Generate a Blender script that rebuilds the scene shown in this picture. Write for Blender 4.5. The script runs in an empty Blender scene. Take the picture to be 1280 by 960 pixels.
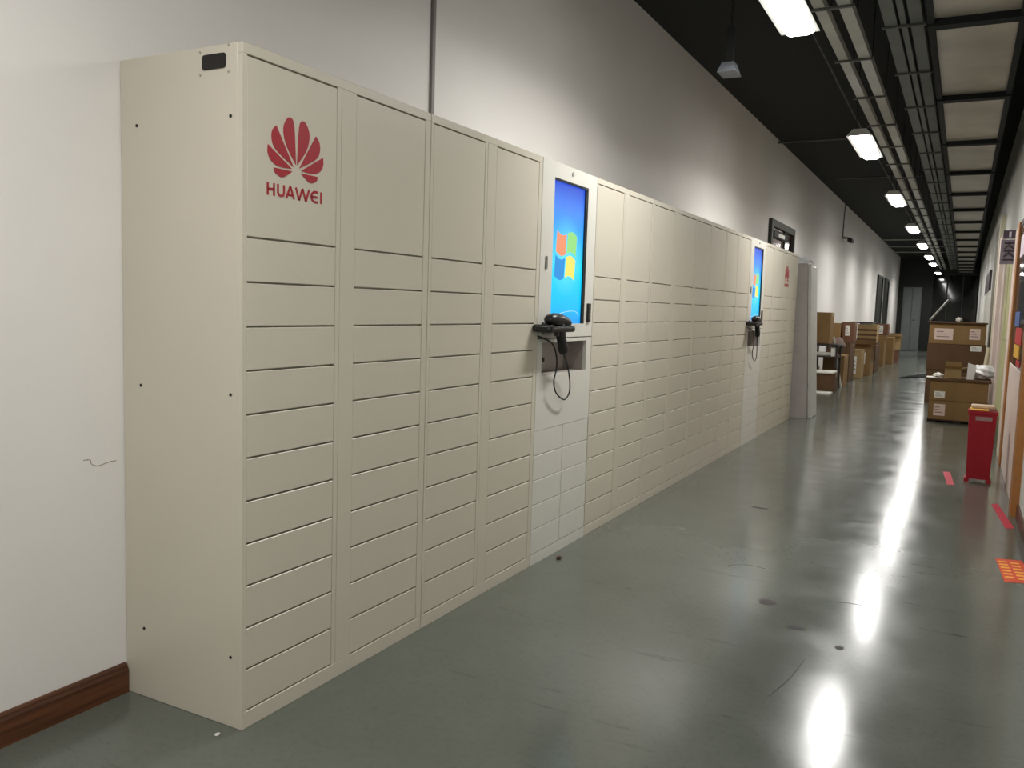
import bpy, bmesh, math, random
from mathutils import Vector, Matrix
random.seed(4)
C = bpy.context.scene.collection
scn = bpy.context.scene

# ------------------------------------------------------------ camera
F_PX, YAW, PITCH, ROLL = 1059.8, -0.4859, -0.0936, 0.0313
cy, sy, cp, sp = math.cos(YAW), math.sin(YAW), math.cos(PITCH), math.sin(PITCH)
fw = Vector((sy*cp, cy*cp, sp)); rt = Vector((cy, -sy, 0)); up = rt.cross(fw)
r2 = math.cos(ROLL)*rt + math.sin(ROLL)*up
u2 = -math.sin(ROLL)*rt + math.cos(ROLL)*up
cam_d = bpy.data.cameras.new('camera'); cam = bpy.data.objects.new('camera', cam_d); C.objects.link(cam)
M = Matrix((r2, u2, -fw)).transposed().to_4x4(); M.translation = Vector((2.0021, -1.9611, 1.4256))
cam.matrix_world = M
cam_d.sensor_width = 36; cam_d.lens = F_PX*36/1280; cam_d.clip_start = 0.05
scn.camera = cam

# ------------------------------------------------------------ world, exposure
w = bpy.data.worlds.new('world'); scn.world = w; w.use_nodes = True
w.node_tree.nodes['Background'].inputs[0].default_value = (0.8, 0.85, 0.9, 1)
w.node_tree.nodes['Background'].inputs[1].default_value = 0.02
vs = scn.view_settings
vs.view_transform = 'Standard'; vs.look = 'None'; vs.gamma = 1; vs.use_curve_mapping = False
vs.exposure = 0.0
LAMP_W = 39.0
LAMP_Y = [-5.9, -1.4, 2.97, 7.55, 12.0, 16.7, 21.0, 25.4, 29.0, 35.0]

# ------------------------------------------------------------ materials
MATS = {}
def lin(c):
    return tuple(((v/255)/12.92 if v/255 <= 0.04045 else ((v/255+0.055)/1.055)**2.4) for v in c) + (1,)
def mat(name, col, rough=0.5, metal=0.0, var=0.06, scale=6.0, bump=0.0, bscale=60.0, emit=None, estr=0.0, spec=0.5, coat=0.0):
    if name in MATS: return MATS[name]
    m = bpy.data.materials.new(name); m.use_nodes = True; MATS[name] = m
    nt = m.node_tree; b = nt.nodes['Principled BSDF']; L = nt.links
    c = lin(col)
    b.inputs['Roughness'].default_value = rough; b.inputs['Metallic'].default_value = metal
    b.inputs['Specular IOR Level'].default_value = spec; b.inputs['Coat Weight'].default_value = coat
    tc = nt.nodes.new('ShaderNodeTexCoord'); nz = nt.nodes.new('ShaderNodeTexNoise')
    nz.inputs['Scale'].default_value = scale; nz.inputs['Detail'].default_value = 4
    L.new(tc.outputs['Object'], nz.inputs['Vector'])
    rp = nt.nodes.new('ShaderNodeValToRGB')
    rp.color_ramp.elements[0].position = 0.3; rp.color_ramp.elements[1].position = 0.7
    rp.color_ramp.elements[0].color = tuple(v*(1-var) for v in c[:3])+(1,)
    rp.color_ramp.elements[1].color = tuple(min(1, v*(1+var)) for v in c[:3])+(1,)
    L.new(nz.outputs['Fac'], rp.inputs['Fac']); L.new(rp.outputs['Color'], b.inputs['Base Color'])
    if bump:
        n2 = nt.nodes.new('ShaderNodeTexNoise'); n2.inputs['Scale'].default_value = bscale
        L.new(tc.outputs['Object'], n2.inputs['Vector'])
        bp = nt.nodes.new('ShaderNodeBump'); bp.inputs['Strength'].default_value = bump; bp.inputs['Distance'].default_value = 0.01
        L.new(n2.outputs['Fac'], bp.inputs['Height']); L.new(bp.outputs['Normal'], b.inputs['Normal'])
    if emit:
        b.inputs['Emission Color'].default_value = lin(emit); b.inputs['Emission Strength'].default_value = estr
    return m

cream = mat('cream_steel', (205, 198, 182), 0.34, var=0.015, scale=2.0, spec=0.5)
cream_in = mat('cream_steel_inside', (120, 114, 102), 0.6, var=0.02)
white_st = mat('white_steel', (214, 212, 203), 0.34, var=0.015)
grey_in = mat('grey_niche', (160, 152, 146), 0.5)
black = mat('black_plastic', (14, 14, 16), 0.35, var=0.02)
dark_hole = mat('dark_hole', (20, 14, 12), 0.6)
logo_red = mat('logo_red', (162, 10, 32), 0.4, var=0.02)
paint_white = mat('white_wall_paint', (232, 229, 225), 0.7, var=0.03, scale=1.3, bump=0.08, bscale=35)
paint_right = mat('right_wall_paint', (208, 208, 202), 0.7, var=0.04, scale=1.5, bump=0.08)
ceil_black = mat('black_ceiling', (7, 12, 12), 0.9, var=0.15, scale=1.0, bump=0.2, bscale=12)
dark_metal = mat('dark_metal', (30, 32, 32), 0.5, var=0.1)
galv = mat('galvanised_duct', (182, 176, 162), 0.36, metal=0.45, var=0.22, scale=2.2)
tray_m = mat('tray_metal', (184, 184, 176), 0.5, metal=0.2, var=0.12, scale=3)
tray_d = mat('tray_metal_dull', (104, 108, 104), 0.55, metal=0.2, var=0.15, scale=3)
card = mat('cardboard', (134, 106, 70), 0.85, var=0.1, scale=4, spec=0.2)
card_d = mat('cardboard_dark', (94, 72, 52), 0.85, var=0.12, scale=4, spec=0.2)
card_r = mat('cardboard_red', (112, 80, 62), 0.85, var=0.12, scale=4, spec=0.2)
card_l = mat('cardboard_light', (156, 132, 92), 0.85, var=0.1, scale=4, spec=0.2)
tape_m = mat('packing_tape', (176, 150, 104), 0.3, var=0.03)
paper = mat('white_paper', (225, 222, 214), 0.7, var=0.04, scale=20)
label_p = mat('label_paper', (214, 190, 178), 0.7, var=0.08, scale=40)
print_d = mat('label_print', (90, 70, 70), 0.7)
film = mat('white_film', (188, 188, 184), 0.3, var=0.04, scale=8, bump=0.3, bscale=14)
grey_door = mat('grey_steel_door', (112, 118, 118), 0.45, var=0.06, scale=2)
timber = mat('orange_timber', (166, 110, 56), 0.5, var=0.14, scale=9)
pale_green = mat('pale_green_paint', (205, 202, 150), 0.5, var=0.08, scale=2)
pink_white = mat('pink_white_paint', (226, 206, 196), 0.5, var=0.05)
taupe = mat('taupe_paint', (132, 122, 106), 0.6, var=0.1)
red_p = mat('red_plastic', (150, 4, 26), 0.4, var=0.05)
red_tape = mat('red_tape', (186, 28, 56), 0.5, var=0.15, scale=25)
orange_st = mat('orange_sticker', (214, 74, 34), 0.45, var=0.05)
yellow_p = mat('yellow_print', (244, 176, 60), 0.5)
glass_d = mat('dark_glass', (9, 12, 12), 0.06, var=0.02, coat=0.4)
chrome = mat('chrome', (190, 190, 190), 0.2, metal=1.0, var=0.02)
green_d = mat('green_dado', (92, 92, 66), 0.6, var=0.1)
rubber = mat('black_rubber', (12, 12, 12), 0.55, var=0.02)
stick_m = mat('grey_stick', (150, 150, 140), 0.5)

def wood_mat():
    m = mat('baseboard_wood', (104, 56, 30), 0.4)
    nt = m.node_tree; L = nt.links; b = nt.nodes['Principled BSDF']
    tc = nt.nodes.new('ShaderNodeTexCoord'); mp = nt.nodes.new('ShaderNodeMapping'); mp.inputs['Scale'].default_value = (8, 1.2, 30)
    nz = nt.nodes.new('ShaderNodeTexNoise'); nz.inputs['Scale'].default_value = 2.0; nz.inputs['Detail'].default_value = 6
    rp = nt.nodes.new('ShaderNodeValToRGB')
    rp.color_ramp.elements[0].color = lin((64, 34, 18)); rp.color_ramp.elements[0].position = 0.35
    rp.color_ramp.elements[1].color = lin((104, 62, 36)); rp.color_ramp.elements[1].position = 0.68
    L.new(tc.outputs['Object'], mp.inputs[0]); L.new(mp.outputs[0], nz.inputs['Vector']); L.new(nz.outputs['Fac'], rp.inputs['Fac']); L.new(rp.outputs['Color'], b.inputs['Base Color'])
    return m
wood = wood_mat()

def floor_mat():
    m = bpy.data.materials.new('epoxy_floor'); m.use_nodes = True
    nt = m.node_tree; L = nt.links; b = nt.nodes['Principled BSDF']
    tc = nt.nodes.new('ShaderNodeTexCoord')
    def noise(scale, detail, vec=None, rough=0.55):
        n = nt.nodes.new('ShaderNodeTexNoise'); n.inputs['Scale'].default_value = scale; n.inputs['Detail'].default_value = detail
        n.inputs['Roughness'].default_value = rough
        L.new(vec or tc.outputs['Object'], n.inputs['Vector']); return n
    def ramp(n, p0, c0, p1, c1):
        r = nt.nodes.new('ShaderNodeValToRGB'); e = r.color_ramp.elements
        e[0].position = p0; e[0].color = c0; e[1].position = p1; e[1].color = c1
        L.new(n, r.inputs['Fac']); return r
    base = ramp(noise(0.9, 6).outputs['Fac'], 0.3, lin((86, 90, 82)), 0.7, lin((101, 105, 97)))
    # fine dirt speckle
    sp_ = ramp(noise(38, 8, rough=0.7).outputs['Fac'], 0.33, (0.62, 0.62, 0.6, 1), 0.5, (1, 1, 1, 1))
    mx = nt.nodes.new('ShaderNodeMix'); mx.data_type = 'RGBA'; mx.blend_type = 'MULTIPLY'; mx.inputs[0].default_value = 0.35
    L.new(base.outputs[0], mx.inputs[6]); L.new(sp_.outputs[0], mx.inputs[7])
    # scuffs: stretched noise streaks
    mp = nt.nodes.new('ShaderNodeMapping'); mp.inputs['Rotation'].default_value = (0, 0, 0.5); mp.inputs['Scale'].default_value = (1.0, 9.0, 1)
    L.new(tc.outputs['Object'], mp.inputs[0])
    sc = ramp(noise(1.6, 7, mp.outputs[0], 0.65).outputs['Fac'], 0.30, (0.5, 0.5, 0.48, 1), 0.38, (1, 1, 1, 1))
    mx2 = nt.nodes.new('ShaderNodeMix'); mx2.data_type = 'RGBA'; mx2.blend_type = 'MULTIPLY'; mx2.inputs[0].default_value = 0.8
    L.new(mx.outputs[2], mx2.inputs[6]); L.new(sc.outputs[0], mx2.inputs[7])
    L.new(mx2.outputs[2], b.inputs['Base Color'])
    rr = nt.nodes.new('ShaderNodeMapRange'); rr.inputs[1].default_value = 0.3; rr.inputs[2].default_value = 0.7
    rr.inputs[3].default_value = 0.13; rr.inputs[4].default_value = 0.22
    L.new(noise(3.0, 6).outputs['Fac'], rr.inputs[0]); L.new(rr.outputs[0], b.inputs['Roughness'])
    b.inputs['Specular IOR Level'].default_value = 0.5
    bp = nt.nodes.new('ShaderNodeBump'); bp.inputs['Strength'].default_value = 0.06; bp.inputs['Distance'].default_value = 0.001
    L.new(noise(45, 3).outputs['Fac'], bp.inputs['Height']); L.new(bp.outputs['Normal'], b.inputs['Normal'])
    return m

def screen_mat():
    m = bpy.data.materials.new('screen_wallpaper'); m.use_nodes = True
    nt = m.node_tree; L = nt.links; b = nt.nodes['Principled BSDF']
    tc = nt.nodes.new('ShaderNodeTexCoord'); sx = nt.nodes.new('ShaderNodeSeparateXYZ')
    L.new(tc.outputs['Generated'], sx.inputs[0])
    rp = nt.nodes.new('ShaderNodeValToRGB'); e = rp.color_ramp.elements
    e[0].position = 0.0; e[0].color = lin((20, 150, 235)); e[1].position = 1.0; e[1].color = lin((38, 74, 200))
    for p_, c_ in ((0.12, (0, 186, 250)), (0.42, (0, 212, 255)), (0.62, (30, 165, 248)), (0.82, (70, 135, 240))):
        k = e.new(p_); k.color = lin(c_)
    L.new(sx.outputs['Z'], rp.inputs['Fac'])
    ds = nt.nodes.new('ShaderNodeVectorMath'); ds.operation = 'DISTANCE'; ds.inputs[1].default_value = (0.5, 0.47, 0.49)
    mpg = nt.nodes.new('ShaderNodeMapping'); mpg.inputs['Scale'].default_value = (0, 0.56, 1); mpg.inputs['Location'].default_value = (0.5, 0.207, 0)
    L.new(tc.outputs['Generated'], mpg.inputs[0]); L.new(mpg.outputs[0], ds.inputs[0])
    mr = nt.nodes.new('ShaderNodeMapRange'); mr.inputs[1].default_value = 0.05; mr.inputs[2].default_value = 0.30; mr.inputs[3].default_value = 0.75; mr.inputs[4].default_value = 0.0
    L.new(ds.outputs['Value'], mr.inputs[0])
    gx = nt.nodes.new('ShaderNodeMix'); gx.data_type = 'RGBA'; gx.inputs[7].default_value = lin((110, 226, 255))
    L.new(mr.outputs[0], gx.inputs[0]); L.new(rp.outputs[0], gx.inputs[6])
    b.inputs['Base Color'].default_value = (0.01, 0.01, 0.02, 1); b.inputs['Roughness'].default_value = 0.25
    L.new(gx.outputs[2], b.inputs['Emission Color']); b.inputs['Emission Strength'].default_value = 1.15
    return m
scr_m = screen_mat()
def emis(name, col, s=1.0): return mat(name, (5, 5, 5), 0.4, emit=col, estr=s)

# ------------------------------------------------------------ geometry helpers
def nb(): return bmesh.new()
def box(bm, x0, x1, y0, y1, z0, z1, bevel=0.0, seg=1):
    r = bmesh.ops.create_cube(bm, size=1)
    v = r['verts']
    for q in v: q.co = Vector(((x0+x1)/2+q.co.x*(x1-x0), (y0+y1)/2+q.co.y*(y1-y0), (z0+z1)/2+q.co.z*(z1-z0)))
    if bevel:
        ed = {e for q in v for e in q.link_edges}
        bmesh.ops.bevel(bm, geom=list(ed), offset=bevel, segments=seg, affect='EDGES', profile=0.5)
    return bm
def hexa(bm, lo, hi, z0, z1):
    """frustum between two rectangles lo=(x0,x1,y0,y1) at z0 and hi at z1"""
    a = [bm.verts.new(p) for p in ((lo[0],lo[2],z0),(lo[1],lo[2],z0),(lo[1],lo[3],z0),(lo[0],lo[3],z0))]
    b = [bm.verts.new(p) for p in ((hi[0],hi[2],z1),(hi[1],hi[2],z1),(hi[1],hi[3],z1),(hi[0],hi[3],z1))]
    bm.faces.new(a[::-1]); bm.faces.new(b)
    for i in range(4): bm.faces.new((a[i], a[(i+1)%4], b[(i+1)%4], b[i]))
    return bm
def cyl(bm, p0, p1, r0, r1=None, n=12):
    p0, p1 = Vector(p0), Vector(p1); r1 = r0 if r1 is None else r1
    d = (p1-p0).normalized(); a = d.orthogonal().normalized(); b = d.cross(a)
    A = []; B = []
    for i in range(n):
        t = 2*math.pi*i/n; o = a*math.cos(t)+b*math.sin(t)
        A.append(bm.verts.new(p0+o*r0)); B.append(bm.verts.new(p1+o*r1))
    bm.faces.new(A[::-1]); bm.faces.new(B)
    for i in range(n): bm.faces.new((A[i], A[(i+1)%n], B[(i+1)%n], B[i]))
    return bm
def tube(bm, pts, r, n=8, sub=6):
    P = [Vector(p) for p in pts]; Q = []
    for i in range(len(P)-1):
        a = P[max(i-1, 0)]; b = P[i]; c = P[i+1]; d = P[min(i+2, len(P)-1)]
        for k in range(sub):
            t = k/sub
            Q.append(0.5*((2*b)+(c-a)*t+(2*a-5*b+4*c-d)*t*t+(3*b-a-3*c+d)*t**3))
    Q.append(P[-1]); rings = []; prev = None
    for i, q in enumerate(Q):
        d = (Q[min(i+1, len(Q)-1)]-Q[max(i-1, 0)]).normalized()
        a = d.orthogonal().normalized() if prev is None else (prev-d*prev.dot(d)).normalized()
        prev = a; b = d.cross(a)
        rings.append([bm.verts.new(q+(a*math.cos(2*math.pi*k/n)+b*math.sin(2*math.pi*k/n))*r) for k in range(n)])
    for A, B in zip(rings, rings[1:]):
        for k in range(n): bm.faces.new((A[k], A[(k+1)%n], B[(k+1)%n], B[k]))
    bm.faces.new(rings[0][::-1]); bm.faces.new(rings[-1])
    return bm
def prism_x(bm, yz, x0, x1):
    """outline in the y-z plane, thickness along x"""
    A = [bm.verts.new((x0, y, z)) for y, z in yz]; B = [bm.verts.new((x1, y, z)) for y, z in yz]
    n = len(yz)
    bm.faces.new(A[::-1]); bm.faces.new(B)
    for i in range(n): bm.faces.new((A[i], A[(i+1)%n], B[(i+1)%n], B[i]))
    return bm
def smooth_outline(pts, corner=(), sub=5):
    n = len(pts); P = [Vector(p) for p in pts]; out = []
    for i in range(n):
        b, c = P[i], P[(i+1)%n]
        a = b if i in corner else P[i-1]; d = c if (i+1)%n in corner else P[(i+2)%n]
        for k in range(sub):
            t = k/sub
            q = 0.5*((2*b)+(c-a)*t+(2*a-5*b+4*c-d)*t*t+(3*b-a-3*c+d)*t**3)
            out.append((q.x, q.y))
    return out
def link(name, bm, m, parent=None, loc=None, smooth=False):
    bmesh.ops.recalc_face_normals(bm, faces=bm.faces[:])
    off = Vector((0, 0, 0))
    if parent is not None: off = world_of(parent)
    base = Vector(loc) if loc is not None else off
    if base.length: bmesh.ops.translate(bm, verts=bm.verts[:], vec=-base)
    me = bpy.data.meshes.new(name); bm.to_mesh(me); bm.free(); me.materials.append(m)
    if smooth:
        for p_ in me.polygons: p_.use_smooth = True
    o = bpy.data.objects.new(name, me); C.objects.link(o); o.location = base-off
    if parent is not None: o.parent = parent
    WORLD[o.name] = base
    return o
WORLD = {}
def world_of(o): return WORLD.get(o.name, Vector(o.location))
def thing(name, label, cat, loc, group=None):
    o = bpy.data.objects.new(name, None); C.objects.link(o); o.location = loc; WORLD[o.name] = Vector(loc)
    o.empty_display_size = 0.1
    o['label'] = label; o['category'] = cat
    if group: o['group'] = group
    return o
def tag(o, label, cat, group=None):
    o['label'] = label; o['category'] = cat
    if group: o['group'] = group
    return o
def struct(name, bm, m, parent=None, loc=None, label=None, cat=None):
    o = link(name, bm, m, parent, loc)
    if parent is None:
        o['kind'] = 'structure'
        if label: o['label'] = label; o['category'] = cat or 'structure'
    return o
def dup(root, loc, label=None):
    r = root.copy(); C.objects.link(r); r.location = loc
    if label: r['label'] = label
    for ch in list(root.children):
        c = ch.copy(); C.objects.link(c); c.parent = r
        for g in ch.children:
            d = g.copy(); C.objects.link(d); d.parent = c
    return r

# ------------------------------------------------------------ setting
WX, RX, H, YB, YE, CZ = -0.564, 2.45, 2.2, -9.0, 38.0, 3.93
fl = struct('floor', box(nb(), WX-0.2, RX+0.2, YB-0.2, YE+0.2, -0.1, 0), floor_mat(), label='glossy grey green painted concrete corridor floor with scuffs', cat='floor')
wl = struct('wall_left', box(nb(), WX-0.2, WX, YB, YE, 0, CZ), paint_white, label='long white painted wall behind the parcel lockers', cat='wall')
wr = struct('wall_right', box(nb(), RX, RX+0.2, YB, YE, 0, CZ), paint_right, label='grey white painted wall on the right side of the corridor', cat='wall')
wb = struct('wall_back', box(nb(), WX-0.2, RX+0.2, YE, YE+0.2, 0, CZ), mat('far_wall', (22, 24, 22), 0.6), label='almost black end wall of the corridor', cat='wall')
wf = struct('wall_front', box(nb(), WX-0.2, RX+0.2, YB-0.2, YB, 0, CZ), paint_right, label='plain corridor end wall behind the viewpoint', cat='wall')
ce = struct('ceiling', box(nb(), WX-0.2, RX+0.2, YB-0.2, YE+0.2, CZ, CZ+0.15), ceil_black, label='matt black painted corridor ceiling', cat='ceiling')
# baseboard with profile, left wall before the lockers
bmb = nb()
prof = [(0, 0), (0.018, 0), (0.018, 0.084), (0.013, 0.092), (0.011, 0.100), (0.006, 0.107), (0, 0.108)]
for (ya, yb) in ((YB, -0.003),):
    A = [bmb.verts.new((WX+x, ya, z)) for x, z in prof]; B = [bmb.verts.new((WX+x, yb, z)) for x, z in prof]
    bmb.faces.new(A); bmb.faces.new(B[::-1])
    for i in range(len(prof)): bmb.faces.new((A[i], A[(i+1)%len(prof)], B[(i+1)%len(prof)], B[i]))
struct('baseboard_left', bmb, wood, label='dark brown wooden baseboard left of the lockers', cat='baseboard')
struct('baseboard_right', box(nb(), RX-0.015, RX, YB, 5.1, 0, 0.10), wood)
struct('trim_1', box(nb(), WX, WX+0.016, 1.865, 1.89, 2.0, CZ), mat('grey_trim', (132, 128, 124), 0.5), label='thin grey vertical cable trunking on the wall above the lockers', cat='trim')
# pencil scuffs on the left wall
scf = mat('scuff', (150, 144, 136), 0.8)
link('scuff_mark', tube(nb(), [(WX+0.0005, -0.155, 0.862), (WX+0.0005, -0.13, 0.86), (WX+0.0005, -0.125, 0.845), (WX+0.0005, -0.10, 0.835), (WX+0.0005, -0.06, 0.842), (WX+0.0005, -0.03, 0.842)], 0.0012, 5), scf, wl)

# door with a transom on the left wall behind the last lockers
def frame_yz(bm, x0, x1, y0, y1, z0, z1, t):
    box(bm, x0, x1, y0, y0+t, z0, z1); box(bm, x0, x1, y1-t, y1, z0, z1); box(bm, x0, x1, y0+t, y1-t, z1-t, z1)
    return bm
dframe = mat('dark_green_frame', (48, 50, 44), 0.5)
d1 = struct('door_1', frame_yz(nb(), WX, WX+0.05, 10.62, 12.5, 0, 2.77, 0.1), dframe, label='dark framed door with a glazed transom above the far end of the lockers', cat='door')
link('transom_rail', box(nb(), WX, WX+0.05, 10.72, 12.4, 2.05, 2.13), dframe, d1)
link('door_leaf', box(nb(), WX, WX+0.03, 10.72, 12.4, 0, 2.05), mat('brown_leaf', (80, 58, 48), 0.5), d1)
link('glass_pane', box(nb(), WX+0.004, WX+0.012, 10.72, 11.68, 2.13, 2.67), mat('pinkish_glass', (128, 108, 104), 0.12), d1)
link('glass_pane', box(nb(), WX+0.004, WX+0.012, 11.72, 12.4, 2.13, 2.67), mat('maroon_glass', (46, 20, 22), 0.1), d1)
link('mullion', box(nb(), WX, WX+0.04, 11.68, 11.72, 2.13, 2.67), dframe, d1)
link('blind_roll', box(nb(), WX+0.013, WX+0.045, 10.85, 11.9, 2.52, 2.63, 0.01), mat('dark_blind', (24, 24, 26), 0.6), d1)
link('lamp_reflector', box(nb(), WX+0.046, WX+0.05, 11.15, 11.62, 2.545, 2.60), paper, d1)
for n_, (ya, yb) in ((2, (27.9, 29.7)), (3, (30.6, 32.2))):
    d = struct('door_%d' % n_, frame_yz(nb(), WX, WX+0.06, ya, yb, 0, 2.75, 0.09), dframe,
               label=('dark doorway in the left wall, the nearer of two past the cartons', 'dark doorway in the left wall, the farther of two past the cartons')[n_-2], cat='door')
    link('door_leaf', box(nb(), WX, WX+0.02, ya+0.09, yb-0.09, 0, 2.66), mat('dark_leaf', (30, 32, 28), 0.4), d)
# grey steel door and dark glazing on the end wall
d4 = struct('door_4', box(nb(), -0.36, 0.36, YE-0.05, YE, 0, 2.68), grey_door, label='grey steel double door in the dark end wall', cat='door')
for a, b_ in ((-0.32, -0.01), (0.01, 0.32)): link('door_leaf', box(nb(), a, b_, YE-0.075, YE-0.05, 0.02, 2.62, 0.01), grey_door, d4)
link('door_handle', box(nb(), 0.03, 0.2, YE-0.13, YE-0.076, 1.28, 1.32, 0.01), chrome, d4)
w1 = struct('window_1', box(nb(), 0.72, 2.44, YE-0.06, YE, 0.0, 0.12), dark_metal, label='tall dark glazed screen at the end of the corridor', cat='window')
for i in range(3):
    a = 0.72+i*0.573
    link('glass_pane', box(nb(), a+0.03, a+0.545, YE-0.04, YE-0.03, 0.12, 3.2), glass_d, w1)
    link('mullion', box(nb(), a, a+0.03, YE-0.06, YE, 0.12, 3.2), dark_metal, w1)
link('mullion', box(nb(), 0.72, 2.44, YE-0.06, YE, 3.2, 3.26), dark_metal, w1)

# right wall doors and posts
rx = RX
d5 = struct('door_5', nb() and box(nb(), rx-0.05, rx, 5.12, 5.36, 0, 2.36), timber, label='orange timber framed glazed door nearest on the right wall', cat='door')
link('door_post', box(nb(), rx-0.045, rx, 7.50, 7.74, 0, 2.36, 0.004), timber, d5)
link('door_head', box(nb(), rx-0.03, rx, 5.36, 7.50, 2.30, 2.36), mat('head_dark', (70, 60, 66), 0.5), d5)
link('lower_panel', box(nb(), rx-0.03, rx-0.001, 5.36, 7.50, 0.0, 1.02, 0.004), pink_white, d5)
link('glass_pane', box(nb(), rx-0.025, rx-0.015, 5.36, 7.50, 1.02, 2.30), mat('blue_dark_glass', (38, 44, 52), 0.1), d5)
for (y0, y1, z0, z1, c_, nm) in ((6.05, 6.9, 1.22, 1.36, (196, 34, 40), 'poster_red'), (6.2, 7.0, 1.10, 1.21, (232, 176, 50), 'poster_yellow'), (6.5, 7.2, 1.37, 1.5, (60, 90, 150), 'poster_blue'),
                                 (6.6, 7.3, 2.0, 2.2, (232, 214, 226), 'painted_lit_patch'), (6.0, 6.5, 1.04, 1.09, (190, 40, 50), 'poster_red')):  # posters, plus one pale patch painting the bright light in the glass
    link('poster_and_lit_patch', box(nb(), rx-0.029, rx-0.026, y0, y1, z0, z1), mat(nm, c_, 0.5), d5)
link('white_jamb', box(nb(), rx-0.04, rx, 7.745, 8.35, 0, 2.34, 0.004), pink_white, d5)
d6 = struct('door_6', box(nb(), rx-0.02, rx, 8.6, 10.4, 0.0, 2.25), pale_green, label='pale green painted door behind the red bin on the right wall', cat='door')
link('door_panel', box(nb(), rx-0.028, rx-0.02, 8.8, 9.4, 1.2, 2.05, 0.004), pale_green, d6)
link('door_panel', box(nb(), rx-0.028, rx-0.02, 9.6, 10.2, 1.2, 2.05, 0.004), pale_green, d6)
link('white_jamb', box(nb(), rx-0.04, rx, 10.4, 11.0, 0, 2.4, 0.004), pink_white, d6)
link('kick_plate', box(nb(), rx-0.03, rx, 8.36, 10.4, 0.0, 0.34), green_d, d6)
link('door_post', box(nb(), rx-0.035, rx, 8.36, 8.6, 0, 2.3, 0.004), mat('ochre_trim', (196, 176, 112), 0.5), d6)
d7 = struct('door_7', box(nb(), rx-0.05, rx, 12.9, 15.4, 0.0, 2.95), taupe, label='taupe panelled doorway on the right wall beyond the pale green door', cat='door')
link('white_jamb', box(nb(), rx-0.06, rx, 11.9, 12.5, 0, 2.6), pink_white, d7)
link('door_post', box(nb(), rx-0.07, rx, 12.5, 12.9, 0, 2.95), mat('cream_post', (200, 196, 170), 0.5), d7)
d8 = struct('door_8', box(nb(), rx-0.04, rx, 17.4, 22.4, 0.0, 2.0), white_st, label='white panelled double door far down the right wall', cat='door')
for k in range(4):
    link('door_panel', box(nb(), rx-0.055, rx-0.04, 17.6+k*1.2, 18.5+k*1.2, 0.1, 1.9, 0.01), white_st, d8)
link('transom', box(nb(), rx-0.04, rx, 18.3, 22.4, 2.0, 2.45), mat('dark_transom', (52, 40, 46), 0.4), d8)

# projecting sign above the first right-hand door
sg = thing('hanging_sign', 'small dark double plate sign projecting from the right wall', 'sign', (rx-0.09, 8.25, 2.03))
link('top_plate', box(nb(), rx-0.15, rx-0.015, 8.24, 8.26, 2.26, 2.345, 0.002), mat('sign_dark', (62, 52, 62), 0.4), sg)
link('pictogram', box(nb(), rx-0.098, rx-0.078, 8.236, 8.24, 2.275, 2.33), mat('sign_white', (190, 184, 190), 0.5), sg)
link('lower_plate', box(nb(), rx-0.165, rx-0.015, 8.24, 8.26, 2.0, 2.25, 0.002), mat('sign_mauve', (108, 100, 108), 0.4), sg)
g = nb()
def stroke(bm, pts, y):
    for (a, b_) in zip(pts, pts[1:]): cyl(bm, (a[0], y, a[1]), (b_[0], y, b_[1]), 0.0075, n=5)
cx_ = rx-0.09
for zc in (2.19, 2.11):
    stroke(g, [(cx_-0.045, zc+0.025), (cx_+0.045, zc+0.025)], 8.238); stroke(g, [(cx_, zc+0.04), (cx_-0.005, zc), (cx_-0.045, zc-0.035)], 8.238)
    stroke(g, [(cx_, zc), (cx_+0.045, zc-0.035)], 8.238); stroke(g, [(cx_-0.03, zc-0.005), (cx_+0.03, zc-0.005)], 8.238)
stroke(g, [(cx_-0.05, 2.045), (cx_+0.05, 2.045)], 8.238)
link('lettering', g, mat('sign_ink', (34, 32, 36), 0.5), sg)
link('bracket', box(nb(), rx-0.015, rx, 8.235, 8.265, 2.02, 2.34), dark_metal, sg)

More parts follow.
